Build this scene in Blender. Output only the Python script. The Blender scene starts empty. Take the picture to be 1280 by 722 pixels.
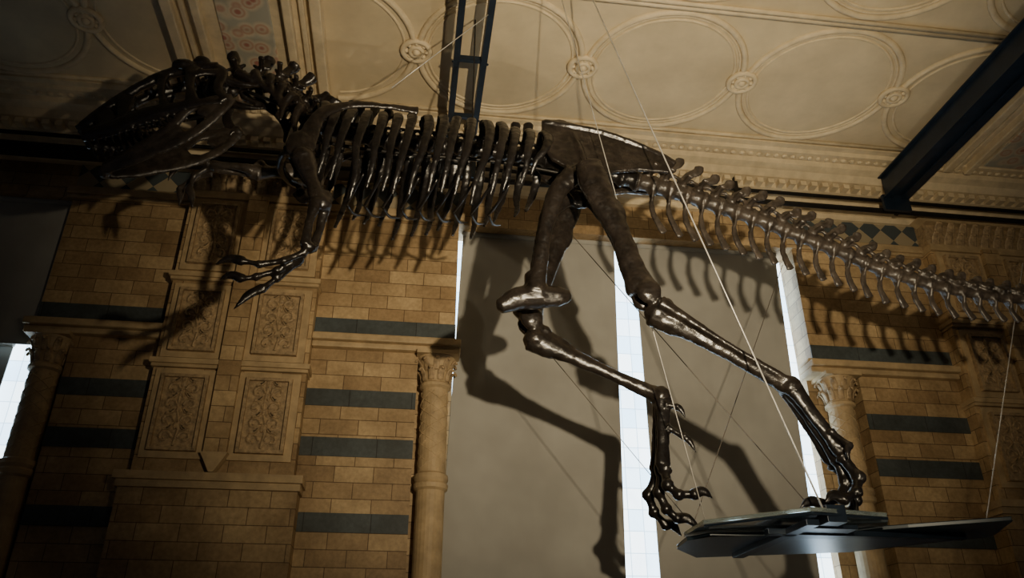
import bpy, math, random, bisect
from mathutils import Vector, Matrix
random.seed(4)
COL=bpy.context.scene.collection
V=Vector
# ---------------------------------------------------------------- materials
def newmat(name):
    m=bpy.data.materials.new(name);m.use_nodes=True
    nt=m.node_tree;b=nt.nodes['Principled BSDF'];return m,nt,b
def N(nt,t,**k):
    n=nt.nodes.new(t)
    for a,v in k.items(): setattr(n,a,v)
    return n
def ramp(nt,fac,cols):
    r=N(nt,'ShaderNodeValToRGB');nt.links.new(fac,r.inputs[0])
    e=r.color_ramp.elements
    while len(e)<len(cols): e.new(0.5)
    for i,(p,c) in enumerate(cols): e[i].position=p;e[i].color=(*c,1)
    return r.outputs[0]
def wallvec(nt):
    g=N(nt,'ShaderNodeNewGeometry');s=N(nt,'ShaderNodeSeparateXYZ');nt.links.new(g.outputs['Position'],s.inputs[0])
    a=N(nt,'ShaderNodeMath',operation='ADD');nt.links.new(s.outputs[0],a.inputs[0]);nt.links.new(s.outputs[1],a.inputs[1])
    c=N(nt,'ShaderNodeCombineXYZ');nt.links.new(a.outputs[0],c.inputs[0]);nt.links.new(s.outputs[2],c.inputs[1])
    return g.outputs['Position'],c.outputs[0]
def mixc(nt,f,a,b,mode='MULTIPLY'):
    m=N(nt,'ShaderNodeMix',data_type='RGBA',blend_type=mode)
    if isinstance(f,(int,float)): m.inputs[0].default_value=f
    else: nt.links.new(f,m.inputs[0])
    for i,x in ((6,a),(7,b)):
        if isinstance(x,tuple): m.inputs[i].default_value=(*x,1)
        else: nt.links.new(x,m.inputs[i])
    return m.outputs[2]
def bump(nt,b,h,st=0.4,dist=0.01,prev=None):
    n=N(nt,'ShaderNodeBump');n.inputs['Strength'].default_value=st;n.inputs['Distance'].default_value=dist
    nt.links.new(h,n.inputs['Height'])
    if prev: nt.links.new(prev,n.inputs['Normal'])
    nt.links.new(n.outputs[0],b.inputs['Normal']);return n.outputs[0]
def noise(nt,vec,sc,det=4,rough=.6):
    n=N(nt,'ShaderNodeTexNoise');n.inputs['Scale'].default_value=sc;n.inputs['Detail'].default_value=det;n.inputs['Roughness'].default_value=rough
    if vec: nt.links.new(vec,n.inputs['Vector'])
    return n.outputs['Fac']
def masonry(name,c1,c2,mort,bw=.36,rh=.15,ms=.004):
    m,nt,b=newmat(name);pos,wv=wallvec(nt)
    br=N(nt,'ShaderNodeTexBrick');nt.links.new(wv,br.inputs['Vector'])
    br.inputs['Scale'].default_value=1;br.inputs['Brick Width'].default_value=bw;br.inputs['Row Height'].default_value=rh
    br.inputs['Mortar Size'].default_value=ms;br.inputs['Mortar Smooth'].default_value=.3;br.inputs['Bias'].default_value=0
    br.inputs['Color1'].default_value=(*c1,1);br.inputs['Color2'].default_value=(*c2,1);br.inputs['Mortar'].default_value=(*mort,1)
    n=noise(nt,pos,1.8,5);c=ramp(nt,n,[(.3,(.55,.5,.43)),(.7,(1.2,1.18,1.15))])
    n2=noise(nt,pos,26,4);c2_=ramp(nt,n2,[(.3,(.78,.76,.73)),(.7,(1.1,1.08,1.07))])
    o=mixc(nt,1.0,br.outputs['Color'],c);o=mixc(nt,1.0,o,c2_)
    nt.links.new(o,b.inputs['Base Color']);b.inputs['Roughness'].default_value=.6
    inv=N(nt,'ShaderNodeMath',operation='SUBTRACT');inv.inputs[0].default_value=1;nt.links.new(br.outputs['Fac'],inv.inputs[1])
    p=bump(nt,b,inv.outputs[0],.5,.01);bump(nt,b,n2,.25,.01,p)
    return m
def plain(name,c,rough=.6,metal=0,ns=12,var=.25,bs=.15,spec=.5):
    m,nt,b=newmat(name);g=N(nt,'ShaderNodeNewGeometry')
    n=noise(nt,g.outputs['Position'],ns,5)
    lo=tuple(x*(1-var) for x in c);hi=tuple(min(1,x*(1+var)) for x in c)
    nt.links.new(ramp(nt,n,[(.3,lo),(.7,hi)]),b.inputs['Base Color'])
    b.inputs['Roughness'].default_value=rough;b.inputs['Metallic'].default_value=metal;b.inputs['Specular IOR Level'].default_value=spec
    if bs: bump(nt,b,n,bs,.01)
    return m
M_WALL=masonry('terracotta_blocks',(.35,.245,.13),(.54,.41,.235),(.15,.095,.05))
M_BAND=masonry('slate_blue_blocks',(.058,.076,.085),(.075,.094,.10),(.03,.03,.03),.6,.4)
M_TRIM=plain('terracotta_trim',(.43,.315,.175),.6,ns=6,bs=.2)
M_CARVE=plain('carved_terracotta',(.35,.25,.14),.65,ns=25,bs=.5,var=.4)
M_CEIL=plain('painted_plaster',(.60,.49,.315),.7,ns=2,var=.14,bs=.05)
M_CEILT=plain('plaster_moulding',(.64,.525,.345),.6,ns=8,var=.14,bs=.1)
M_STEEL=plain('dark_blue_steel',(.014,.024,.040),.35,.3,ns=8,bs=.03)
M_DECK=plain('blue_grey_deck',(.026,.044,.058),.3,.1,ns=5,bs=.03)
M_IRON=plain('black_iron',(.02,.018,.016),.45,.5,bs=.05)
M_CABLE=plain('steel_cable',(.55,.53,.49),.35,.3,bs=0)
M_WIRE=plain('dark_wire',(.14,.12,.10),.5,.3,bs=0)
M_FLOOR=plain('stone_floor',(.2,.16,.12),.5,ns=2)
def bone_mat(name,c,r=.33,spec=.7):
    m,nt,b=newmat(name);g=N(nt,'ShaderNodeNewGeometry')
    n=noise(nt,g.outputs['Position'],10,7,.65);n2=noise(nt,g.outputs['Position'],60,4)
    a=ramp(nt,n,[(.30,tuple(x*.4 for x in c)),(.5,c),(.76,tuple(x*1.9 for x in c))])
    k=ramp(nt,n2,[(.3,(.65,.65,.65)),(.7,(1.15,1.15,1.15))])
    nt.links.new(mixc(nt,1.0,a,k),b.inputs['Base Color'])
    b.inputs['Roughness'].default_value=r;b.inputs['Specular IOR Level'].default_value=spec
    p=bump(nt,b,n,.35,.015);bump(nt,b,n2,.2,.005,p)
    return m
M_BONE=bone_mat('dark_bone',(.022,.017,.0135),.27,.8)
M_BONE_TAIL_LIT=bone_mat('tail_and_lit_bone',(.050,.039,.030),.36)  # tail's own grey-brown; also lightens lower jaw and far arm as if lit
M_BONED=bone_mat('black_bone',(.012,.010,.009),.28,.7)
def frieze_mat():
    m,nt,b=newmat('diamond_tile_frieze');pos,wv=wallvec(nt)
    mp=N(nt,'ShaderNodeMapping');mp.inputs['Rotation'].default_value=(0,0,math.radians(45));nt.links.new(wv,mp.inputs[0])
    ch=N(nt,'ShaderNodeTexChecker');ch.inputs['Scale'].default_value=5.2;nt.links.new(mp.outputs[0],ch.inputs[0])
    ch.inputs['Color1'].default_value=(.06,.075,.08,1);ch.inputs['Color2'].default_value=(.34,.28,.18,1)
    nt.links.new(ch.outputs[0],b.inputs['Base Color']);b.inputs['Roughness'].default_value=.6;return m
M_FRIEZE=frieze_mat()
def blind_mat():
    m,nt,b=newmat('grey_blind_fabric');pos,wv=wallvec(nt)
    n=noise(nt,pos,1.3,3);nt.links.new(ramp(nt,n,[(.3,(.30,.29,.26)),(.7,(.39,.38,.345))]),b.inputs['Base Color'])
    b.inputs['Roughness'].default_value=.85
    w=N(nt,'ShaderNodeTexNoise');w.inputs['Scale'].default_value=2.0;mp=N(nt,'ShaderNodeMapping');mp.inputs['Scale'].default_value=(1.6,1,.3)
    nt.links.new(pos,mp.inputs[0]);nt.links.new(mp.outputs[0],w.inputs[0]);bump(nt,b,w.outputs['Fac'],.5,.06);return m
M_BLIND=blind_mat()
def glass_mat():
    m,nt,b=newmat('daylit_leaded_glass');pos,wv=wallvec(nt)
    br=N(nt,'ShaderNodeTexBrick');nt.links.new(wv,br.inputs['Vector']);br.offset=0
    for k,v in (('Scale',1),('Brick Width',.15),('Row Height',.21),('Mortar Size',.004)): br.inputs[k].default_value=v
    br.inputs['Color1'].default_value=(.48,.74,1,1);br.inputs['Color2'].default_value=(.80,.92,1,1);br.inputs['Mortar'].default_value=(.28,.42,.55,1)
    nt.links.new(br.outputs['Color'],b.inputs['Base Color']);nt.links.new(br.outputs['Color'],b.inputs['Emission Color'])
    b.inputs['Emission Strength'].default_value=5.0;b.inputs['Roughness'].default_value=.3;return m
M_GLASS=glass_mat()
def acrylic():
    m,nt,b=newmat('clear_acrylic');b.inputs['Base Color'].default_value=(.55,.66,.66,1)
    b.inputs['Transmission Weight'].default_value=.85;b.inputs['Roughness'].default_value=.12;b.inputs['IOR'].default_value=1.4;return m
M_ACR=acrylic()
def fresco():
    m,nt,b=newmat('painted_floral_band');g=N(nt,'ShaderNodeNewGeometry')
    v=N(nt,'ShaderNodeTexVoronoi');v.inputs['Scale'].default_value=6;nt.links.new(g.outputs['Position'],v.inputs['Vector'])
    c=ramp(nt,v.outputs['Distance'],[(.14,(.38,.16,.12)),(.24,(.52,.43,.32)),(.36,(.46,.28,.2)),(.46,(.55,.47,.34)),(.66,(.38,.36,.29))])
    nt.links.new(c,b.inputs['Base Color']);b.inputs['Roughness'].default_value=.7;return m
M_FRES=fresco()
# ---------------------------------------------------------------- mesh builder
class MB:
    def __init__(s): s.v=[];s.f=[];s.m=[]
    def box(s,x0,x1,y0,y1,z0,z1,mi=0):
        b=len(s.v);s.v+=[(x,y,z) for x in(x0,x1) for y in(y0,y1) for z in(z0,z1)]
        for f in((0,1,3,2),(4,6,7,5),(0,4,5,1),(2,3,7,6),(0,2,6,4),(1,5,7,3)): s.f.append(tuple(b+i for i in f));s.m.append(mi)
    def prism(s,poly,axis,a0,a1,mi=0):
        b=len(s.v);n=len(poly)
        for a in(a0,a1):
            for p,q in poly:
                s.v.append({'x':(a,p,q),'y':(p,a,q),'z':(p,q,a)}[axis])
        s.f.append(tuple(b+i for i in range(n)));s.m.append(mi)
        s.f.append(tuple(b+n+i for i in reversed(range(n))));s.m.append(mi)
        for i in range(n):
            j=(i+1)%n;s.f.append((b+i,b+j,b+n+j,b+n+i));s.m.append(mi)
    def tube(s,pts,rad,n=10,sub=4,ref=None,mi=0,jit=0.0,caps=True):
        pts=[V(p) for p in pts];k=len(pts)
        rad=[(r,r) if isinstance(r,(int,float)) else r for r in (rad if isinstance(rad,list) else [rad]*k)]
        P=[];R=[]
        for i in range(k-1):
            p0=pts[max(i-1,0)];p1=pts[i];p2=pts[i+1];p3=pts[min(i+2,k-1)]
            for j in range(sub if k>2 or sub>1 else 1):
                t=j/sub
                P.append(.5*((2*p1)+(p2-p0)*t+(2*p0-5*p1+4*p2-p3)*t*t+(3*p1-p0-3*p2+p3)*t**3))
                u=t*t*(3-2*t);R.append(tuple(rad[i][c]*(1-u)+rad[i+1][c]*u for c in(0,1)))
        P.append(pts[-1]);R.append(rad[-1])
        if jit:
            R=[(a*(1+random.uniform(-jit,jit)),b*(1+random.uniform(-jit,jit))) for a,b in R]
        m=len(P);T=[(P[min(i+1,m-1)]-P[max(i-1,0)]).normalized() for i in range(m)]
        if ref is None:
            r=V((0,1,0)) if abs(T[0].y)<.9 else V((1,0,0))
            Ns=[]
            for t in T:
                r=(r-t*r.dot(t)).normalized();Ns.append(r)
        else:
            ref=V(ref);Ns=[(ref-t*ref.dot(t)).normalized() for t in T]
        b=len(s.v)
        for i in range(m):
            B=T[i].cross(Ns[i])
            for q in range(n):
                a=2*math.pi*q/n;s.v.append(tuple(P[i]+Ns[i]*math.cos(a)*R[i][0]+B*math.sin(a)*R[i][1]))
        for i in range(m-1):
            for q in range(n):
                w=(q+1)%n;s.f.append((b+i*n+q,b+i*n+w,b+(i+1)*n+w,b+(i+1)*n+q));s.m.append(mi)
        if caps:
            c=len(s.v);s.v.append(tuple(P[0]-T[0]*min(R[0])*.55));s.v.append(tuple(P[-1]+T[-1]*min(R[-1])*.55))
            for q in range(n):
                w=(q+1)%n;s.f.append((c,b+w,b+q));s.m.append(mi)
                s.f.append((c+1,b+(m-1)*n+q,b+(m-1)*n+w));s.m.append(mi)
    def ell(s,c,r,mi=0,n=12,rot=None):
        c=V(c);b=len(s.v);h=n//2
        rot=rot or Matrix.Identity(3)
        for i in range(1,h):
            ph=math.pi*i/h
            for j in range(n):
                th=2*math.pi*j/n
                s.v.append(tuple(c+rot@V((r[0]*math.sin(ph)*math.cos(th),r[1]*math.sin(ph)*math.sin(th),r[2]*math.cos(ph)))))
        t=len(s.v);s.v.append(tuple(c+rot@V((0,0,r[2]))));s.v.append(tuple(c+rot@V((0,0,-r[2]))))
        for i in range(h-2):
            for j in range(n):
                w=(j+1)%n;s.f.append((b+i*n+j,b+(i+1)*n+j,b+(i+1)*n+w,b+i*n+w));s.m.append(mi)
        for j in range(n):
            w=(j+1)%n;s.f.append((t,b+j,b+w));s.m.append(mi);s.f.append((t+1,b+(h-2)*n+w,b+(h-2)*n+j));s.m.append(mi)
    def lathe(s,cx,cy,prof,n=24,mi=0):
        b=len(s.v)
        for r,z in prof:
            for j in range(n):
                a=2*math.pi*j/n;s.v.append((cx+r*math.cos(a),cy+r*math.sin(a),z))
        for i in range(len(prof)-1):
            for j in range(n):
                w=(j+1)%n;s.f.append((b+i*n+j,b+i*n+w,b+(i+1)*n+w,b+(i+1)*n+j));s.m.append(mi)
        s.f.append(tuple(b+j for j in reversed(range(n))));s.m.append(mi)
        s.f.append(tuple(b+(len(prof)-1)*n+j for j in range(n)));s.m.append(mi)
    def obj(s,name,mats,parent=None,smooth=False,remesh=None,bevel=None):
        me=bpy.data.meshes.new(name);me.from_pydata(s.v,[],s.f)
        for m in mats: me.materials.append(m)
        me.polygons.foreach_set('material_index',s.m)
        if smooth: me.polygons.foreach_set('use_smooth',[True]*len(s.f))
        me.update();o=bpy.data.objects.new(name,me);COL.objects.link(o)
        if parent: o.parent=parent
        if remesh:
            r=o.modifiers.new('remesh','REMESH');r.mode='VOXEL';r.voxel_size=remesh;r.use_smooth_shade=True
            q=o.modifiers.new('smooth','SMOOTH');q.factor=.5;q.iterations=1
            if 'bone_lumps' not in bpy.data.textures:
                tx=bpy.data.textures.new('bone_lumps','CLOUDS');tx.noise_scale=.05;tx.noise_depth=2
            dm=o.modifiers.new('lumps','DISPLACE');dm.texture=bpy.data.textures['bone_lumps'];dm.strength=.009;dm.mid_level=.5;dm.texture_coords='GLOBAL'
        if bevel:
            q=o.modifiers.new('bevel','BEVEL');q.width=bevel;q.segments=2;q.limit_method='ANGLE'
        return o
def empty(name,loc=(0,0,0)):
    e=bpy.data.objects.new(name,None);COL.objects.link(e);e.empty_display_size=.2;return e
# ---------------------------------------------------------------- room
WY=7.5
w=MB()
def blockset(x_in,x_low,x_up):
    a,b=sorted((x_in,x_low));w.box(a,b,WY,7.95,0,4.87,0)
    a,b=sorted((x_in,x_up));w.box(a,b,WY,7.95,4.87,6.45,0);w.box(a,b,WY-.02,7.95,6.45,6.82,2)
    a,b=sorted((x_low,x_up));w.box(a,b,7.70,7.95,0,4.87,0)
    for z0,z1 in((4.95,5.11),(4.18,4.35),(3.69,3.87),(3.0,3.17),(2.3,2.47)):
        a,b=sorted((x_in,x_up if z0>4.87 else x_low));w.box(a+.001,b-.001 if z0<4.87 else b+.004,WY-.012,7.6,z0,z1,1)
blockset(-1.0,.05,.41);blockset(5.9,4.76,4.27);blockset(-2.4,-3.25,-3.62);blockset(-8.6,-7.8,-7.4);blockset(7.3,8.5,8.9)
for a,b in((.41,4.27),(-7.4,-3.62)):
    w.box(a,b,WY,7.95,6.33,6.82,0);w.box(a,b,WY,7.95,0,1.0,0)
w.box(-8.6,8.9,WY,7.95,6.82,7.2,0);w.box(-2.4,-1.0,WY,7.95,0,6.82,0);w.box(5.9,7.3,WY,7.95,0,6.82,0)
w.box(-10,-8.6,WY,7.95,0,7.2,0)
w.obj('wall_front',[M_WALL,M_BAND,M_FRIEZE])
t=MB()
for a,b in((-1.0,.47),(4.2,5.9),(-3.68,-2.4)):
    t.box(a,b,7.37,7.7,4.83,4.90);t.box(a,b,7.42,7.7,4.77,4.83);t.box(a,b,7.45,7.7,4.90,4.94)
    t.box(a,b,7.44,7.6,6.36,6.45);t.box(a,b,7.46,7.6,6.32,6.36)
t.obj('trim_1',[M_TRIM],bevel=.012)
c=MB()
prof=[(6.64,7.2),(6.64,7.15),(6.71,7.15),(6.73,7.11),(6.86,7.11),(6.88,7.06),(6.96,7.03),(7.02,6.97),(7.12,6.96),(7.14,6.90),(7.28,6.88),(7.32,6.82),(7.42,6.80),(7.44,6.74),(7.5,6.74),(7.5,7.2)]
c.prism(prof,'x',-9.5,10)
x=-6.0
while x<9.5:
    c.box(x,x+.07,7.03,7.13,6.90,6.955);x+=.13
x=-6.0
while x<9.5:
    c.ell((x,6.80,7.10),(.035,.03,.02),n=8);x+=.10
c.obj('trim_2',[M_CEILT])
c=MB();c.box(-10,10,-3.5,7.95,7.2,7.35);c.obj('ceiling',[M_CEIL])
c=MB();c.box(-10,10,-3.5,8,-.1,0);c.obj('floor',[M_FLOOR])
c=MB()
def ring(cx,cy,r,rr,z=7.2,a0=0,a1=360,nn=56):
    k=int(nn*(a1-a0)/360);P=[(cx+r*math.cos(math.radians(a0+(a1-a0)*i/k)),cy+r*math.sin(math.radians(a0+(a1-a0)*i/k)),z) for i in range(k+1)]
    c.tube(P,rr,n=8,sub=1,caps=False)
def boss(x,y):
    ring(x,y,.13,.028,7.18,nn=28);ring(x,y,.06,.022,7.17,nn=20);c.ell((x,y,7.18),(.045,.045,.05),n=10)
    for k in range(8):
        a=k*math.pi/4;c.ell((x+.095*math.cos(a),y+.095*math.sin(a),7.185),(.025,.025,.03),n=8)
for y in [5.8,4.05,2.3]:
    for i,x in enumerate((.66,2.29,3.92)):
        ring(x,y,.79,.032);ring(x,y,.70,.014);ring(x,y,.745,.012)
    for x in(-.15,1.475,3.105,4.74): boss(x,y)
    ring(-.96,y,.79,.032,a0=-88,a1=88);ring(-.96,y,.70,.014,a0=-86,a1=86)
    ring(5.55,y,.79,.032,a0=65,a1=295);ring(5.55,y,.70,.014,a0=65,a1=295)
    for x in(-3.97,-5.6): ring(x,y,.79,.032);ring(x,y,.70,.014);boss(x+.815,y)
    ring(-2.35,y,.79,.032,a0=92,a1=268);ring(-2.35,y,.70,.014,a0=94,a1=266)
for y in(6.62,4.95,4.9,3.2,3.15,1.45):
    for a,b in((-1.0,5.9),(-9,-2.4)): c.box(a,b,y-.02,y+.02,7.17,7.21)
c.obj('trim_3',[M_CEILT],smooth=True)
c=MB()
for a in(-2.4,5.9):
    b=a+1.4
    c.box(a,b,-3,6.75,7.13,7.2)
    for u,v_,z in((a,a+.10,7.06),(a+.15,a+.2,7.09),(a+.26,a+.34,7.05),(b-.1,b,7.06),(b-.2,b-.15,7.09),(b-.34,b-.26,7.05)): c.box(u,v_,-3,6.8,z,7.14)
    c.box(a+.46,b-.46,-3,6.7,7.115,7.14,1)
c.obj('trim_4',[M_CEILT,M_FRES],bevel=.012)
def carved(mb,cx,z0,z1,y,wd):
    mb.box(cx-wd/2,cx+wd/2,y-.01,y+.02,z0,z1)
    for a,b,p,q in((cx-wd/2-.03,cx-wd/2,z0-.03,z1+.03),(cx+wd/2,cx+wd/2+.03,z0-.03,z1+.03)): mb.box(a,b,y-.045,y+.02,p,q)
    mb.box(cx-wd/2,cx+wd/2,y-.045,y+.02,z0-.03,z0);mb.box(cx-wd/2,cx+wd/2,y-.045,y+.02,z1,z1+.03)
    h=z1-z0;yy=y-.012
    mb.tube([(cx,yy,z0+.02),(cx+.02,yy,z0+h*.3),(cx-.02,yy,z0+h*.6),(cx,yy,z1-.03)],.014,n=6)
    for k in range(4):
        zc=z0+h*(.14+.23*k)
        for sg in(-1,1):
            P=[];r0=wd*.2
            for i in range(9):
                a=i/8*5.2;r=r0*(1-i/10.5);P.append((cx+sg*(wd*.25-r*math.cos(a)*.9),yy,zc+r*math.sin(a)*.95))
            mb.tube(P,[.016]*8+[.022],n=6,sub=1)
            for q in range(4):
                a=math.radians(20+q*38);rt=Matrix.Rotation(-sg*(math.pi/2-a),3,'Y')
                mb.ell((cx+sg*.075*math.cos(a)*1.2,yy,zc+h*.09+.05*math.sin(a)),(.018,.022,.045),n=6,rot=rt)
    mb.ell((cx,yy,z1-.06),(.03,.02,.04),n=8)
for a in(-2.4,5.9):
    b=a+1.4;p=MB();cx=a+.7;Y=7.34;WB=7.5
    p.box(a,b,Y,WB,3.43,6.4,0);p.box(a-.06,b+.06,Y-.06,WB,0,3.30,0)
    p.box(a-.10,b+.10,Y-.13,WB,3.36,3.43,1);p.box(a-.08,b+.08,Y-.09,WB,3.30,3.36,1)
    for u in(a+.02,b-.62):
        for z0,z1 in((3.66,4.32),(4.62,5.22),(5.56,6.22)):
            p.box(u+.02,u+.58,Y-.03,Y+.02,z0-.09,z1+.09,1)
    for z in(4.46,5.38): p.box(a-.03,b+.03,Y-.07,WB,z,z+.05,1);p.box(a-.015,b+.015,Y-.045,WB,z-.03,z,1)
    p.box(cx-.10,cx+.10,Y-.09,Y,3.62,6.35,0)
    p.prism([(cx-.12,3.62),(cx+.12,3.62),(cx+.02,3.44),(cx-.02,3.44)],'y',Y-.11,Y,1)
    p.box(a-.02,b+.02,Y-.05,WB,6.32,6.40,1);p.box(a-.02,b+.02,Y-.02,WB,6.40,6.74,2)
    p.prism([(a-.02,6.68),(b+.02,6.68),(b+.1,6.74),(a-.1,6.74)],'y',Y-.10,WB-.06,1)
    for i in range(9):
        xx=a+.08+i*.155
        for k,(zz,rr) in enumerate(((6.48,.06),(6.62,.07))):
            p.tube([(xx+.07*k,Y-.02,zz-.08),(xx+.07*k,Y-.05,zz),(xx+.07*k,Y-.10,zz+.06),(xx+.07*k,Y-.11,zz+.03)],[(.05,.012),(.055,.014),(.04,.014),.015],n=8,sub=2,ref=(1,0,0),mi=2)
    par=p.obj('pilaster',[M_WALL,M_TRIM,M_CARVE])
    for u in(a+.02,b-.62):
        for z0,z1 in((3.66,4.32),(4.62,5.22),(5.56,6.22)):
            q=MB();carved(q,u+.30,z0,z1,Y-.035,.36);q.obj('carved_panel',[M_CARVE],parent=par)
for cx in(.235,4.52,-3.43,-7.6):
    p=MB();cy=7.56
    pr=[(.19,1.0),(.19,1.12),(.16,1.15),(.175,1.2),(.135,1.25)]
    pr+=[(.135,3.40),(.16,3.42),(.165,3.46),(.15,3.48),(.165,3.51),(.16,3.55),(.135,3.57),(.13,4.40),(.155,4.42),(.155,4.45),(.13,4.47),(.14,4.58),(.175,4.70),(.20,4.74)]
    p.lathe(cx,cy,pr,mi=0)
    p.box(cx-.2,cx+.2,cy-.2,cy+.14,4.73,4.77,0);p.box(cx-.2,cx+.2,cy-.2,cy+.14,0,1.0,0)
    for lvl,(zz,rr) in enumerate(((4.48,.14),(4.58,.15))):
        for k in range(10):
            A=2*math.pi*(k+.5*lvl)/10;d=V((math.cos(A),math.sin(A),0));o=V((cx,cy,zz))
            p.tube([o+d*rr,o+d*(rr+.012)+V((0,0,.07)),o+d*(rr+.05)+V((0,0,.12)),o+d*(rr+.065)+V((0,0,.09))],[(.03,.01),(.035,.012),(.025,.012),.012],n=8,sub=2,ref=(-math.sin(A),math.cos(A),0),mi=1)
    for sgn in(1,-1):
        for k in range(5):
            P=[]
            for i in range(25):
                A=2*math.pi*k/5+sgn*i*.35;zz=3.6+i*.032;P.append((cx+.132*math.cos(A),cy+.132*math.sin(A),zz))
            p.tube(P,.006,n=5,sub=1)
    p.obj('stone_column',[M_TRIM,M_CARVE],smooth=False)
for i,(a,b) in enumerate(((.41,4.27),(-7.4,-3.62))):
    p=MB();p.box(a,b,7.84,7.86,1.0,6.33,0)
    p.box((a+b)/2+.38,(a+b)/2+.42,7.80,7.84,1.0,6.33,1)
    p.obj('window_%d'%(i+1),[M_GLASS,M_IRON])
def blind(poly,y,name='roller_blind'):
    p=MB();p.prism(poly,'y',y,y+.012)
    zt=max(q for _,q in poly);xs=[u for u,q in poly if q>zt-.01]
    p.tube([(min(xs),y+.0,zt),(max(xs),y+.0,zt)],.035,n=10,sub=1)
    p.obj(name,[M_BLIND])
blind([(.30,1.0),(2.05,1.0),(2.20,6.32),(.47,6.32)],7.66)
blind([(2.43,1.0),(3.96,1.0),(4.14,6.32),(2.43,6.32)],7.66)
blind([(-7.3,1.0),(-3.90,1.0),(-3.86,4.75),(-7.3,4.75)],7.72)
blind([(-7.38,4.70),(-3.62,4.70),(-3.62,6.32),(-7.38,6.32)],7.60)
# ---------------------------------------------------------------- steel
def ladder(x,wid,z,name,y0=-2,y1=7.08,solid=False):
    p=MB();hw=wid/2
    for sx in(-hw,hw):
        if solid:
            p.box(x+sx-.008,x+sx+.008,y0,y1,z-.13,z+.13);p.box(x+sx-.05,x+sx+.05,y0,y1,z-.145,z-.13);p.box(x+sx-.05,x+sx+.05,y0,y1,z+.13,z+.145)
        else: p.box(x+sx-.028,x+sx+.028,y0,y1,z-.07,z+.07)
    yy=y0+.3
    while yy<y1:
        p.box(x-hw,x+hw,yy-.02,yy+.02,z-.05,z+.0)
        for sx in(-hw-.03,hw+.03): p.ell((x+sx,yy,z-.14 if solid else z-.07),(.015,.015,.01),n=8)
        yy+=.8
    if solid: p.box(x-hw,x+hw,y0,y1,z-.10,z-.085)
    p.box(x-hw-.06,x+hw+.06,y1-.02,y1+.02,z-.3,z-.1)
    p.obj(name,[M_STEEL])
ladder(.35,.25,6.88,'ladder_truss_beam',y1=6.95);ladder(5.33,.20,6.88,'steel_beam',solid=True,y1=6.95);ladder(-4.75,.2,6.80,'steel_beam',solid=True,y1=6.95)
p=MB()
p.tube([(-9,7.08,6.80),(9,7.08,6.80)],.022,n=8,sub=1);p.tube([(-9,7.08,6.66),(9,7.08,6.66)],.03,n=8,sub=1)
p.box(-9,.3,7.05,7.11,6.53,6.62)
for xx in(-7,-5,-3,-.5,1.5,3.5,5.4,8): p.box(xx-.02,xx+.02,7.06,7.10,6.62,6.955)
p.obj('mounting_rail',[M_IRON])
# ---------------------------------------------------------------- skeleton
SK=empty('dinosaur_skeleton')
path=[(-1.58,5.83),(-1.42,5.93),(-1.22,5.91),(-1.05,5.79),(-.93,5.62),(-.76,5.53),(-.51,5.48),(-.2,5.46),(.17,5.46),(.54,5.44),(.92,5.41),(1.30,5.35),(1.62,5.28),(2.0,5.19),(2.32,5.09),(2.63,4.99),(2.94,4.87),(3.25,4.75),(3.55,4.62),(3.86,4.53),(4.17,4.47),(4.71,4.43),(5.3,4.44),(5.9,4.5),(6.4,4.6)]
def sample(path,n=30):
    out=[];P=[V((x,5.0,z)) for x,z in path];k=len(P)
    for i in range(k-1):
        p0=P[max(i-1,0)];p1=P[i];p2=P[i+1];p3=P[min(i+2,k-1)]
        for j in range(n):
            t=j/n;out.append(.5*((2*p1)+(p2-p0)*t+(2*p0-5*p1+4*p2-p3)*t*t+(3*p1-p0-3*p2+p3)*t**3))
    out.append(P[-1]);return out
S=sample(path);acc=[0]
for i in range(1,len(S)): acc.append(acc[-1]+(S[i]-S[i-1]).length)
def at(d):
    d=max(0,min(acc[-1]-1e-4,d))
    i=bisect.bisect_right(acc,d)-1;f=(d-acc[i])/(acc[i+1]-acc[i]);p=S[i].lerp(S[i+1],f)
    T=(S[min(i+6,len(S)-1)]-S[max(i-6,0)]).normalized();return p,T
def arc_of_x(x,start=0):
    return min((abs(S[i].x-x),acc[i]) for i in range(len(S)) if acc[i]>=start)[1]
def up_of(T): return V((-T.z,0,T.x))
YV=V((0,1,0))
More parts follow.
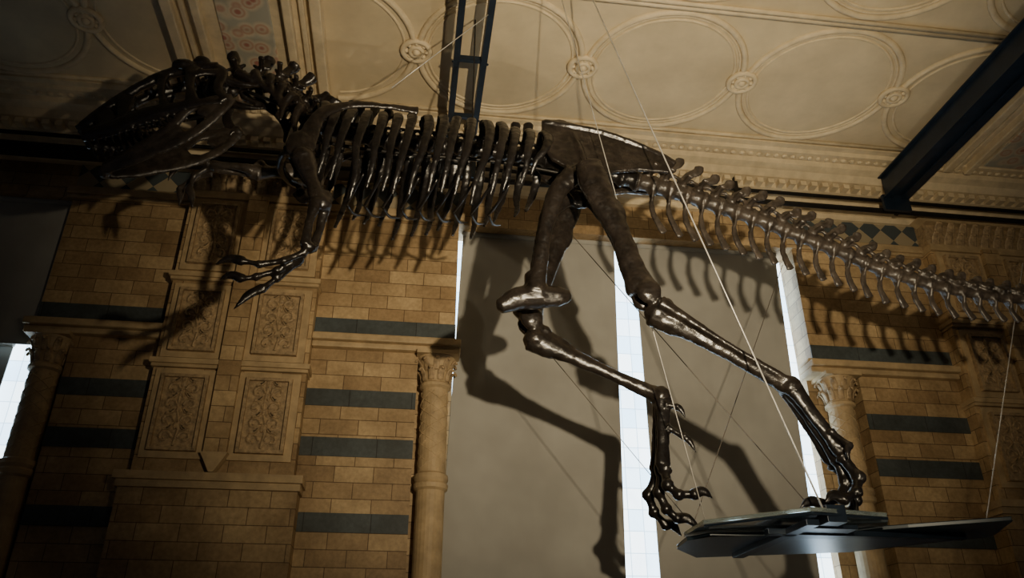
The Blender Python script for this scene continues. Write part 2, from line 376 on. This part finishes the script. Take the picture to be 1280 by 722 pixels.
def vertebra(mb,d,L,r,hs,lean,tp,tpz=.1,bw=.03,chev=0,mi=0,wid=.016):
    p,T=at(d);U=up_of(T);j=lambda a:random.uniform(-a,a)
    mb.tube([p-T*L*.42,p-T*L*.2,p+T*L*.2,p+T*L*.42],[r,r*.70,r*.70,r],n=12,sub=2,mi=mi)
    b=p+U*r*.7;mb.ell(b,(L*.30,r*.65,r*.65),n=10,mi=mi)
    hs=hs*(1+j(.14));lean=lean+j(.018)
    top=p+U*(r+hs)+T*lean+YV*j(.012);mid=p+U*(r+hs*.5)+T*lean*.4
    mb.tube([b,mid,top-U*.045,top],[(bw*1.15,wid*1.2),(bw*.85,wid*.9),(bw*1.1,wid*1.1),(bw*1.15,wid*1.7)],n=8,sub=3,ref=T,mi=mi)
    for s in(-1,1):
        e=b+YV*s*tp+U*(tpz*tp+j(.015))+T*(lean*.3+j(.015))
        mb.tube([b,b.lerp(e,.5)+U*.01,e],[(L*.20,.026),(L*.15,.018),(L*.22,.018)],n=8,sub=2,ref=T,mi=mi)
        z=b+YV*s*r*.5+U*r*.35
        mb.tube([z-T*L*.15,z+T*L*.6+U*.03],[.024,.016],n=6,sub=2,mi=mi)
        mb.tube([z+T*L*.1,z-T*L*.45+U*.03],[.020,.014],n=6,sub=2,mi=mi)
    if chev:
        q=p+T*L*.5-U*r*.8
        mb.tube([q+YV*.03,q-U*chev*.3+T*.01],[.016,.016],n=6,sub=1,mi=mi)
        mb.tube([q-YV*.03,q-U*chev*.3+T*.01],[.016,.016],n=6,sub=1,mi=mi)
        mb.tube([q-U*chev*.25+T*.005,q-U*chev*.6+T*chev*.12,q-U*chev+T*chev*.42],[(.020,.015),(.026,.015),(.034,.013)],n=8,sub=3,ref=T,mi=mi)
m=MB();d=.02;dn=arc_of_x(-.80)
while d<dn:
    vertebra(m,d,.13,.085,.175,.015,.15,.35,.046,wid=.034)
    p,T=at(d);U=up_of(T)
    for s in(-1,1):
        a=p+YV*s*.13-U*.03
        m.tube([p+YV*s*.06,a,a-U*.09+T*.06,a-U*.18+T*.18],[.034,.040,.028,.012],n=8,sub=3)
    d+=.13
m.obj('neck_vertebrae',[M_BONE],SK,remesh=.010)
m=MB();d=dn;de=arc_of_x(.98)
i=0;ribs=MB();rb=[]
while d<de:
    vertebra(m,d,.110,.07,.20+.04*math.sin(i*.5+.3),.015,.16,.5,.038,wid=.022)
    rb.append((d,i));i+=1;d+=.112
m.obj('back_vertebrae',[M_BONED],SK,remesh=.011)
nr=len(rb)
for d,i in rb:
    if i>=nr-1: continue
    p,T=at(d);f=i/(nr-1)
    ln=.54+.24*math.sin(min(1,f*1.5+.2)*math.pi*.75) if f<.75 else .64-(f-.75)*1.2
    w_=.34 if f<.8 else .28
    w_=w_*(.72+.5*f if f<.5 else 1)
    for s in(-1,1):
        z0=p.z+.08;x0=p.x;j=random.uniform(-.02,.02);j2=random.uniform(-.03,.03);l2=ln*random.uniform(.85,1.06)
        P=[(x0,5+s*.07,z0-.02),(x0+.02,5+s*w_*.55,z0+.05),(x0+.02+j,5+s*w_*.95,z0-l2*.18),(x0-.01+j,5+s*w_*1.08,z0-l2*.52),(x0-.04+j2,5+s*w_*1.0,z0-l2*.8),(x0-.07+j2,5+s*w_*.80,z0-l2*1.03)]
        ribs.tube(P,[(.034,.020),(.038,.020),(.040,.016),(.033,.014),(.024,.013),(.014,.010)],n=8,sub=4,ref=(1,0,0),jit=.05)
ribs.obj('rib_cage',[M_BONED],SK,remesh=.009)
g=MB()
for k in range(9):
    x=-.55+k*.13
    for s in(-1,1): g.tube([(x,5.0,4.86),(x+.05,5+s*.14,4.87),(x+.12,5+s*.27,4.95)],[.011,.012,.008],n=6)
g.obj('belly_ribs',[M_BONED],SK,smooth=True)
m=MB();d=de
while d<arc_of_x(1.62):
    vertebra(m,d,.13,.085,.18,.0,.14,.2,.05,wid=.022);d+=.125
m.obj('sacrum',[M_BONED],SK,remesh=.012)
m=MB();i=0;end=acc[-1]-.05
while d<end:
    f=i/38
    r=.084*(1-f)+.028*f
    vertebra(m,d,.140-.02*f,r,max(.04,.225*(1-f*.95)),.12*(1-f*.6),max(.03,.18*(1-f*1.2)),.1,.038-.015*f,chev=max(.06,.34*(1-f*.95)),wid=.018)
    d+=.138-.02*f;i+=1
m.obj('tail_vertebrae',[M_BONE_TAIL_LIT],SK,remesh=.010)
m=MB()
for s in(-1,1):
    y=5+s*.15
    out=[(.88,5.67),(1.02,5.69),(1.35,5.61),(1.72,5.48),(1.94,5.37),(1.87,5.26),(1.62,5.26),(1.42,5.22),(1.30,5.13),(1.12,5.13),(1.05,5.24),(.95,5.30),(.88,5.43)]
    m.prism(out,'y',y-.018,y+.018)
    m.tube([(.9,y+s*.01,5.65),(1.35,y+s*.02,5.595),(1.75,y+s*.01,5.46),(1.92,y,5.36)],[.022,.02,.022,.028],n=8)
    m.tube([(1.2,y+s*.015,5.22),(1.18,y+s*.02,5.38),(1.12,y+s*.01,5.58)],[.04,.024,.012],n=8)
    m.ell((1.21,y+s*.02,5.18),(.13,.055,.09))
    m.tube([(1.12,y,5.18),(.99,5+s*.13,5.02),(.90,5+s*.10,4.70),(.86,5+s*.06,4.42),(.83,5+s*.04,4.22)],[(.06,.09),(.05,.075),(.04,.052),(.045,.058),(.06,.075)],n=12,ref=(0,1,0))
    m.tube([(1.32,y,5.16),(1.42,5+s*.1,4.9),(1.50,5+s*.05,4.62),(1.56,5+s*.03,4.48)],[(.04,.06),(.03,.035),(.03,.03),(.035,.04)],n=10,ref=(0,1,0))
m.tube([(.58,5,4.10),(.70,5,4.17),(.83,5,4.20),(.98,5,4.21),(1.08,5,4.22)],[(.05,.055),(.08,.085),(.085,.095),(.07,.08),(.04,.045)],n=12,ref=(0,1,0))
m.tube([(.84,5,4.25),(.82,5,4.38)],[(.085,.09),(.075,.065)],n=10,ref=(0,1,0))
m.obj('pelvis',[M_BONE],SK,remesh=.011)
def claw(mb,p0,p1,r,mi=0):
    p0=V(p0);p1=V(p1);mid=p0.lerp(p1,.5)+V((0,0,r*.9))
    mb.tube([p0,mid,p1],[(r*.75,r),(r*.6,r*.85),(.004,.005)],n=8,sub=4,ref=(0,1,0))
def phal(mb,P,r):
    for i in range(len(P)-1):
        a=V(P[i]);b=V(P[i+1]);q=r*(1-.1*i)
        mb.tube([a,a.lerp(b,.25),a.lerp(b,.65),b],[q*1.15,q*.72,q*.72,q*1.0],n=10,sub=2)
        mb.ell(b,(q*1.0,q*1.1,q*1.0),n=10)
def leg(name,hip,k1,k2,an,mt,y,toes,sgn):
    m=MB();h=V(hip);a=V(k1);b=V(k2);c=V(an);e=V(mt)
    bow=V((-.04,0,0))
    m.ell(h+V((0,-sgn*.09,.0)),(.08,.07,.08))
    m.tube([h+V((0,-sgn*.07,0)),h],[.065,.085],n=12,sub=2)
    m.tube([h+V((.0,0,.05)),h.lerp(a,.12),h.lerp(a,.3),h.lerp(a,.55)-bow*.5,h.lerp(a,.80),a],[(.075,.10),(.08,.122),(.068,.10),(.06,.078),(.07,.088),(.09,.115)],n=14,sub=4,ref=(0,1,0),jit=.04)
    for s in(-1,1): m.ell(a+V((.025,s*.06,-.03)),(.092,.05,.098))
    m.tube([h.lerp(a,.22)+V((.075,0,0)),h.lerp(a,.36)+V((.10,0,0)),h.lerp(a,.5)+V((.06,0,0))],[.022,.036,.02],n=8)
    m.ell(b+V((0,0,.0)),(.095,.09,.085));m.ell(b+V((.06,-.03,.055)),(.055,.045,.05))
    m.tube([b+V((-.02,0,.02)),b.lerp(c,.1),b.lerp(c,.3),b.lerp(c,.6),b.lerp(c,.88),c],[(.08,.118),(.07,.10),(.045,.06),(.04,.046),(.05,.054),(.07,.068)],n=14,sub=4,ref=(0,1,0),jit=.04)
    m.tube([b+V((0,-.02,.09)),b.lerp(c,.18)+V((.02,-.02,.075)),b.lerp(c,.36)+V((.01,-.01,.045))],[.028,.022,.012],n=8)
    off=V((0,sgn*.085,.04))
    m.tube([b+off*1.1,b.lerp(c,.2)+off*.95,b.lerp(c,.55)+off*.7,c+off*.55],[(.032,.05),(.024,.032),(.018,.02),(.026,.028)],n=10,sub=4,ref=(0,1,0))
    m.ell(c+V((.02,-.03,-.01)),(.07,.06,.075));m.ell(c+V((.02,.04,-.01)),(.065,.05,.07))
    m.obj(name+'_long_bones',[M_BONE],SK,remesh=.011)
    f=MB()
    for s in(-1,0,1):
        s0=c+V((.03,s*.04,-.03));s1=e+V((-.012*abs(s),s*.075,.02*abs(s)))
        f.tube([s0,s0.lerp(s1,.3),s0.lerp(s1,.7),s1],[(.040,.064),(.028,.050),(.029,.046),(.042,.056)],n=10,sub=3,ref=(0,1,0));f.ell(s1,(.048,.042,.052),n=10)
    for P in toes[0]:
        phal(f,P[:-1],.047);claw(f,P[-2],P[-1],.041)
    for P in toes[1]:
        phal(f,P[:-1],.028);claw(f,P[-2],P[-1],.028)
    f.obj(name+'_foot',[M_BONED],SK,remesh=.009)
yB=4.70
leg('near_leg',(1.20,yB,5.12),(1.53,yB,4.14),(1.62,yB,3.97),(2.46,yB,3.49),(2.72,yB,3.02),yB,
 ([[(2.72,yB,3.0),(2.745,yB-.0,2.86),(2.67,yB-.02,2.76),(2.56,yB-.03,2.71),(2.38,yB-.05,2.675)],
   [(2.71,yB-.08,3.0),(2.76,yB-.13,2.86),(2.70,yB-.17,2.76),(2.60,yB-.19,2.71),(2.46,yB-.22,2.675)],
   [(2.73,yB+.08,3.0),(2.85,yB+.12,2.90),(2.88,yB+.15,2.79),(2.84,yB+.19,2.71),(2.74,yB+.25,2.675)]],
  [[(2.66,yB-.09,3.16),(2.72,yB-.16,3.05),(2.68,yB-.19,2.95)]]),-1)
yA=5.30
leg('far_leg',(1.18,yA-.02,5.25),(.82,yA,4.18),(.88,yA,4.00),(1.77,yA,3.61),(1.75,yA,3.06),yA,
 ([[(1.75,yA,3.04),(1.72,yA,2.91),(1.76,yA,2.80),(1.83,yA,2.74),(1.98,yA-.02,2.66)],
   [(1.75,yA-.08,3.04),(1.74,yA-.13,2.93),(1.80,yA-.16,2.86),(1.90,yA-.18,2.86),(2.02,yA-.2,2.83)],
   [(1.74,yA+.08,3.04),(1.68,yA+.12,2.92),(1.72,yA+.15,2.81),(1.80,yA+.17,2.73),(1.92,yA+.2,2.66)]],
  [[(1.80,yA-.07,3.35),(1.90,yA-.10,3.28),(1.97,yA-.12,3.16)],[(1.80,yA-.07,3.52),(1.88,yA-.08,3.50),(1.93,yA-.09,3.42)]]),1)
def arm(name,sh,el,wr,y,s,fingers,scap,mat=M_BONE):
    m=MB();sh=V(sh);el=V(el);wr=V(wr)
    m.tube(scap,[(.02,.08),(.022,.055),(.018,.034),(.016,.026),(.014,.036)],n=10,sub=5,ref=(0,1,0))
    c=V(scap[0]);m.ell(c+V((-.03,0,-.03)),(.11,.035,.13))
    m.ell(sh,(.08,.065,.07))
    m.tube([sh,sh.lerp(el,.2),sh.lerp(el,.55),el],[(.06,.085),(.05,.075),(.04,.048),(.06,.078)],n=12,ref=(0,1,0))
    m.ell(el,(.075,.06,.06))
    for k in(-1,1):
        o=V((.02*k,k*.028,0));m.tube([el+o*1.2,el.lerp(wr,.5)+o*1.5,wr+o],[(.036,.045),(.024,.028),(.032,.036)],n=10)
    m.ell(wr,(.055,.048,.045))
    m.ell(el+V((.03,0,.05)),(.05,.035,.065))
    for F in fingers: phal(m,F[:-1],.030);claw(m,F[-2],F[-1],.036)
    m.obj(name,[mat],SK,remesh=.009)
yN=4.62
arm('near_arm',(-.84,yN,4.98),(-.68,yN,4.60),(-.72,yN,4.26),yN,-1,
  [[(-.74,yN,4.22),(-.86,yN-.03,4.13),(-1.0,yN-.04,4.09),(-1.10,yN-.05,4.10),(-1.27,yN-.05,4.06)],
   [(-.76,yN+.04,4.20),(-.90,yN+.03,4.09),(-1.02,yN+.02,4.03),(-1.10,yN,4.0),(-1.24,yN,3.98)],
   [(-.78,yN+.06,4.18),(-.90,yN+.06,4.05),(-.97,yN+.05,3.97),(-1.13,yN+.04,3.80)]],
  [(-.84,yN+.02,5.12),(-.76,yN+.02,5.38),(-.56,yN+.06,5.52),(-.32,yN+.08,5.55),(-.08,yN+.1,5.55)])
yF=5.38
arm('far_arm',(-1.02,yF,5.38),(-1.30,yF-.1,5.28),(-1.60,yF-.1,5.30),yF,1,
  [[(-1.65,yF-.1,5.29),(-1.74,yF-.1,5.20),(-1.76,yF-.1,5.08),(-1.70,yF-.1,4.90)],
   [(-1.64,yF-.05,5.27),(-1.76,yF-.04,5.22),(-1.84,yF-.04,5.12),(-1.82,yF-.04,4.95)],
   [(-1.65,yF-.14,5.30),(-1.76,yF-.15,5.30),(-1.85,yF-.16,5.25),(-1.90,yF-.16,5.10)]],
  [(-.86,yF,5.30),(-.78,yF,5.48),(-.56,yF-.04,5.58),(-.32,yF-.06,5.6),(-.08,yF-.08,5.58)],M_BONE_TAIL_LIT)  # paler bone colour stands in for light falling on this arm
m=MB()
m.tube([(-.88,yN+.03,5.05),(-1.0,4.8,5.12),(-1.05,5.0,5.13),(-1.0,5.2,5.16),(-.92,yF,5.28)],[(.05,.07),.035,.035,.035,(.05,.07)],n=10)
for s in(-1,1): m.tube([(-.93,5+s*.3,5.15),(-.86,5+s*.2,5.02),(-.78,5+s*.06,4.94)],[(.02,.09),(.02,.08),(.02,.05)],n=10,ref=(0,1,0))
m.obj('coracoids',[M_BONE],SK,remesh=.012)
O=V((-1.47,5,5.62));D=V((-.93,0,-.37)).normalized();U=V((D.z,0,-D.x))
if U.z<0: U=-U
def sk(a,h,y): return O+D*a+U*h+YV*y
def hw(a): return .19-.135*max(0,min(1,(a-.25)/.8))
K=1.15
def sc(L): return [(r[0],r[1]*K) for r in L]
m=MB()
for s in(-1,1):
    q=lambda a,h,k=1.0:sk(a,h,s*hw(a)*k)
    m.tube([q(.06,-.05),q(.2,-.02),q(.38,.0),q(.6,.02),(q(.85,.0)),q(1.05,.03,.7)],sc([(.02,.03),(.02,.035),(.025,.045),(.03,.06),(.03,.06),(.03,.05)]),n=10,ref=(0,1,0))
    m.tube([q(.02,.34,.7),q(.2,.40,.55),q(.42,.40,.5),q(.65,.33,.5),q(.9,.20,.55),q(1.06,.09,.5)],sc([(.03,.04),(.035,.045),(.04,.04),(.04,.035),(.04,.04),(.035,.05)]),n=10,ref=(0,1,0))
    m.tube([q(.04,-.05),q(.06,.1,.95),q(.0,.24,.85),q(.04,.34,.7)],sc([(.03,.04),(.02,.035),(.02,.04),(.03,.04)]),n=10,ref=(0,1,0))
    m.tube([q(.26,-.01),q(.25,.14),q(.22,.28,.9),q(.2,.38,.7)],sc([(.02,.05),(.018,.03),(.02,.04),(.03,.06)]),n=10,ref=(0,1,0))
    m.tube([q(.45,.02),q(.46,.15,.9),q(.44,.3,.75),q(.42,.39,.6)],sc([(.02,.05),(.016,.022),(.018,.03),(.03,.05)]),n=10,ref=(0,1,0))
    m.tube([q(.72,.03),q(.74,.13,.9),q(.70,.27,.7)],sc([(.02,.07),(.018,.045),(.025,.06)]),n=10,ref=(0,1,0))
    m.tube([q(.85,.03),q(.88,.12,.8),q(.88,.19,.7)],sc([(.02,.08),(.02,.07),(.025,.06)]),n=10,ref=(0,1,0))
    m.tube([q(.02,.25,.85),q(.13,.27,.95),q(.23,.26,.95)],sc([(.02,.03)]*3),n=8,ref=(0,1,0))
    m.ell(q(.25,.42,.7),(.09,.05,.05));m.ell(q(.12,.43,.6),(.07,.05,.055));m.ell(q(.5,.39,.5),(.05,.03,.045))
    for k in range(13):
        a=.42+k*.05;b=q(a,-.02,.97);t=q(a-.02,-.02-.11-.025*math.sin(k*1.7),.95)
        m.tube([b,b.lerp(t,.5),t],[(.013,.018),(.011,.015),(.004,.004)],n=6,sub=2,ref=(0,1,0))
for a,h in((.1,.38),(.2,.40),(.3,.41),(.42,.40),(.55,.37),(.68,.31),(.8,.25),(.92,.18),(1.02,.1)):
    m.tube([sk(a,h,-hw(a)*.55),sk(a,h+.02,0),sk(a,h,hw(a)*.55)],[.036,.036,.036],n=8)
m.ell(sk(.08,.25,0),(.10,.1,.11));m.ell(sk(-.04,.2,0),(.05,.05,.05))
for s in(-1,1): m.tube([sk(.1,.1,s*.08),sk(.4,.08,s*.06),sk(.8,.06,s*.03)],[.025,.025,.02],n=8)
m.obj('skull',[M_BONE],SK,remesh=.009)
O2=V((-1.50,5,5.58));D2=V((-.76,0,-.62)).normalized();U2=V((D2.z,0,-D2.x))
if U2.z<0: U2=-U2
def jk(a,h,y): return O2+D2*a+U2*h+YV*y
m=MB()
for s in(-1,1):
    q=lambda a,h,k=1.0:jk(a,h,s*k*(.185-.14*max(0,min(1,(a-.15)/.78))))
    m.tube([q(-.05,-.02),q(.1,.04),q(.25,.07),q(.42,.02),q(.7,.0),q(.95,.03,.7)],sc([(.03,.035),(.02,.04),(.018,.035),(.022,.035),(.025,.045),(.025,.035)]),n=10,ref=(0,1,0))
    m.tube([q(-.05,-.03),q(.1,-.09),q(.3,-.13),q(.5,-.10),q(.75,-.05),q(.95,.0,.7)],sc([(.02,.03),(.018,.035),(.018,.035),(.02,.05),(.022,.045),(.02,.03)]),n=10,ref=(0,1,0))
    m.tube([q(.05,-.03),q(.15,-.02),q(.2,-.04)],[(.018,.06),(.016,.06),(.016,.05)],n=8,ref=(0,1,0))
    m.tube([q(.38,-.04),q(.55,-.05),q(.8,-.02)],[(.018,.085),(.02,.06),(.02,.05)],n=8,ref=(0,1,0))
    for k in range(12):
        a=.40+k*.047;b=q(a,.02,.97);t=q(a-.01,.02+.10+.015*math.sin(k*2.1),.95)
        m.tube([b,b.lerp(t,.5),t],[(.012,.017),(.010,.014),(.004,.004)],n=6,sub=2,ref=(0,1,0))
m.tube([jk(.95,.01,-.03),jk(.98,.01,0),jk(.95,.01,.03)],[.035]*3,n=8)
m.obj('lower_jaw',[M_BONE_TAIL_LIT],SK,remesh=.009)  # light on the jaw is put into its colour by the paler bone
m=MB()
m.tube([(-1.4,5,5.83),(-1.05,5,5.68),(-.8,5,5.42),(-.2,5,5.36),(.6,5,5.35),(1.3,5,5.25)],.014,n=8)
m.tube([(.35,5,5.4),(.35,5,6.83)],.006,n=6,sub=1)
m.tube([(2.83,4.78,2.635),(2.83,4.78,3.1)],.014,n=8,sub=1);m.tube([(2.72,4.75,3.08),(2.83,4.78,3.08)],.012,n=8,sub=1)
m.obj('support_armature',[M_IRON],SK,smooth=True)
# ---------------------------------------------------------------- platform
PL=empty('hanging_platform')
m=MB();m.prism([(1.84,4.84),(2.33,4.41),(2.85,4.50),(3.02,4.80),(2.6,5.12),(1.85,5.25)],'z',2.61,2.635)
m.obj('acrylic_top',[M_ACR],PL,bevel=.004)
m=MB();m.prism([(1.85,5.20),(1.95,5.05),(2.62,4.90),(3.05,4.62),(3.53,4.34),(3.73,4.80),(3.11,5.46),(2.13,5.82),(1.88,5.50)],'z',2.575,2.60)
m.obj('deck_board',[M_DECK],PL,bevel=.004)
m=MB()
m.tube([(1.84,4.84,2.60),(2.33,4.41,2.60),(2.85,4.50,2.60)],.008,n=6,sub=1)
m.box(2.38,2.70,4.58,4.90,2.55,2.575);m.box(2.31,2.39,4.45,5.6,2.54,2.575);m.box(2.2,3.5,4.73,4.79,2.54,2.575)
m.box(2.44,2.56,4.44,4.56,2.56,2.66)
m.obj('steel_base',[M_STEEL],PL,bevel=.006)
def cable(a,b,r,mat,name):
    m=MB();m.tube([a,b],r,n=6,sub=1);m.obj(name,[mat],smooth=True,parent=PL)
cable((1.04,4.4,7.19),(2.43,4.46,2.64),.0055,M_CABLE,'suspension_cable')
cable((.86,4.4,7.19),(1.90,4.95,2.62),.0038,M_CABLE,'suspension_cable')
cable((1.0,5.45,5.3),(2.9,5.2,2.62),.0035,M_WIRE,'stay_wire')
cable((3.3,6.0,5.2),(1.9,5.3,2.62),.0035,M_WIRE,'stay_wire')
cable((.9,5.6,4.2),(2.1,5.5,2.62),.003,M_WIRE,'stay_wire')
cable((5.0,5.2,4.9),(3.55,4.6,2.6),.0035,M_CABLE,'suspension_cable')
cable((.45,4.9,6.8),(-.3,5.0,6.0),.004,M_CABLE,'suspension_cable')
# ---------------------------------------------------------------- lights
def spot(name,loc,tgt,e,col,size,blend,rad):
    l=bpy.data.lights.new(name,'SPOT');l.energy=e;l.color=col;l.spot_size=math.radians(size);l.spot_blend=blend;l.shadow_soft_size=rad
    o=bpy.data.objects.new(name,l);COL.objects.link(o);o.location=loc;o.rotation_euler=(V(tgt)-V(loc)).to_track_quat('-Z','Y').to_euler()
spot('gallery_spotlight',(1.3,.5,2.9),(1.7,6.5,5.9),1350,(1,.83,.56),84,1.0,.045)
spot('gallery_spotlight',(3.5,2.0,1.2),(2.0,5.2,7.2),250,(1,.85,.60),76,1.0,.04)
w_=bpy.data.worlds.new('world');bpy.context.scene.world=w_;w_.use_nodes=True
w_.node_tree.nodes['Background'].inputs[0].default_value=(.8,.85,1,1);w_.node_tree.nodes['Background'].inputs[1].default_value=.025
# ---------------------------------------------------------------- camera
cd=bpy.data.cameras.new('camera');cam=bpy.data.objects.new('camera',cd);COL.objects.link(cam)
cd.lens=28.125;cd.sensor_width=36
cam.location=(0,0,1.6);cam.rotation_euler=(math.radians(117.7),0,math.radians(-7.6))
bpy.context.scene.camera=cam
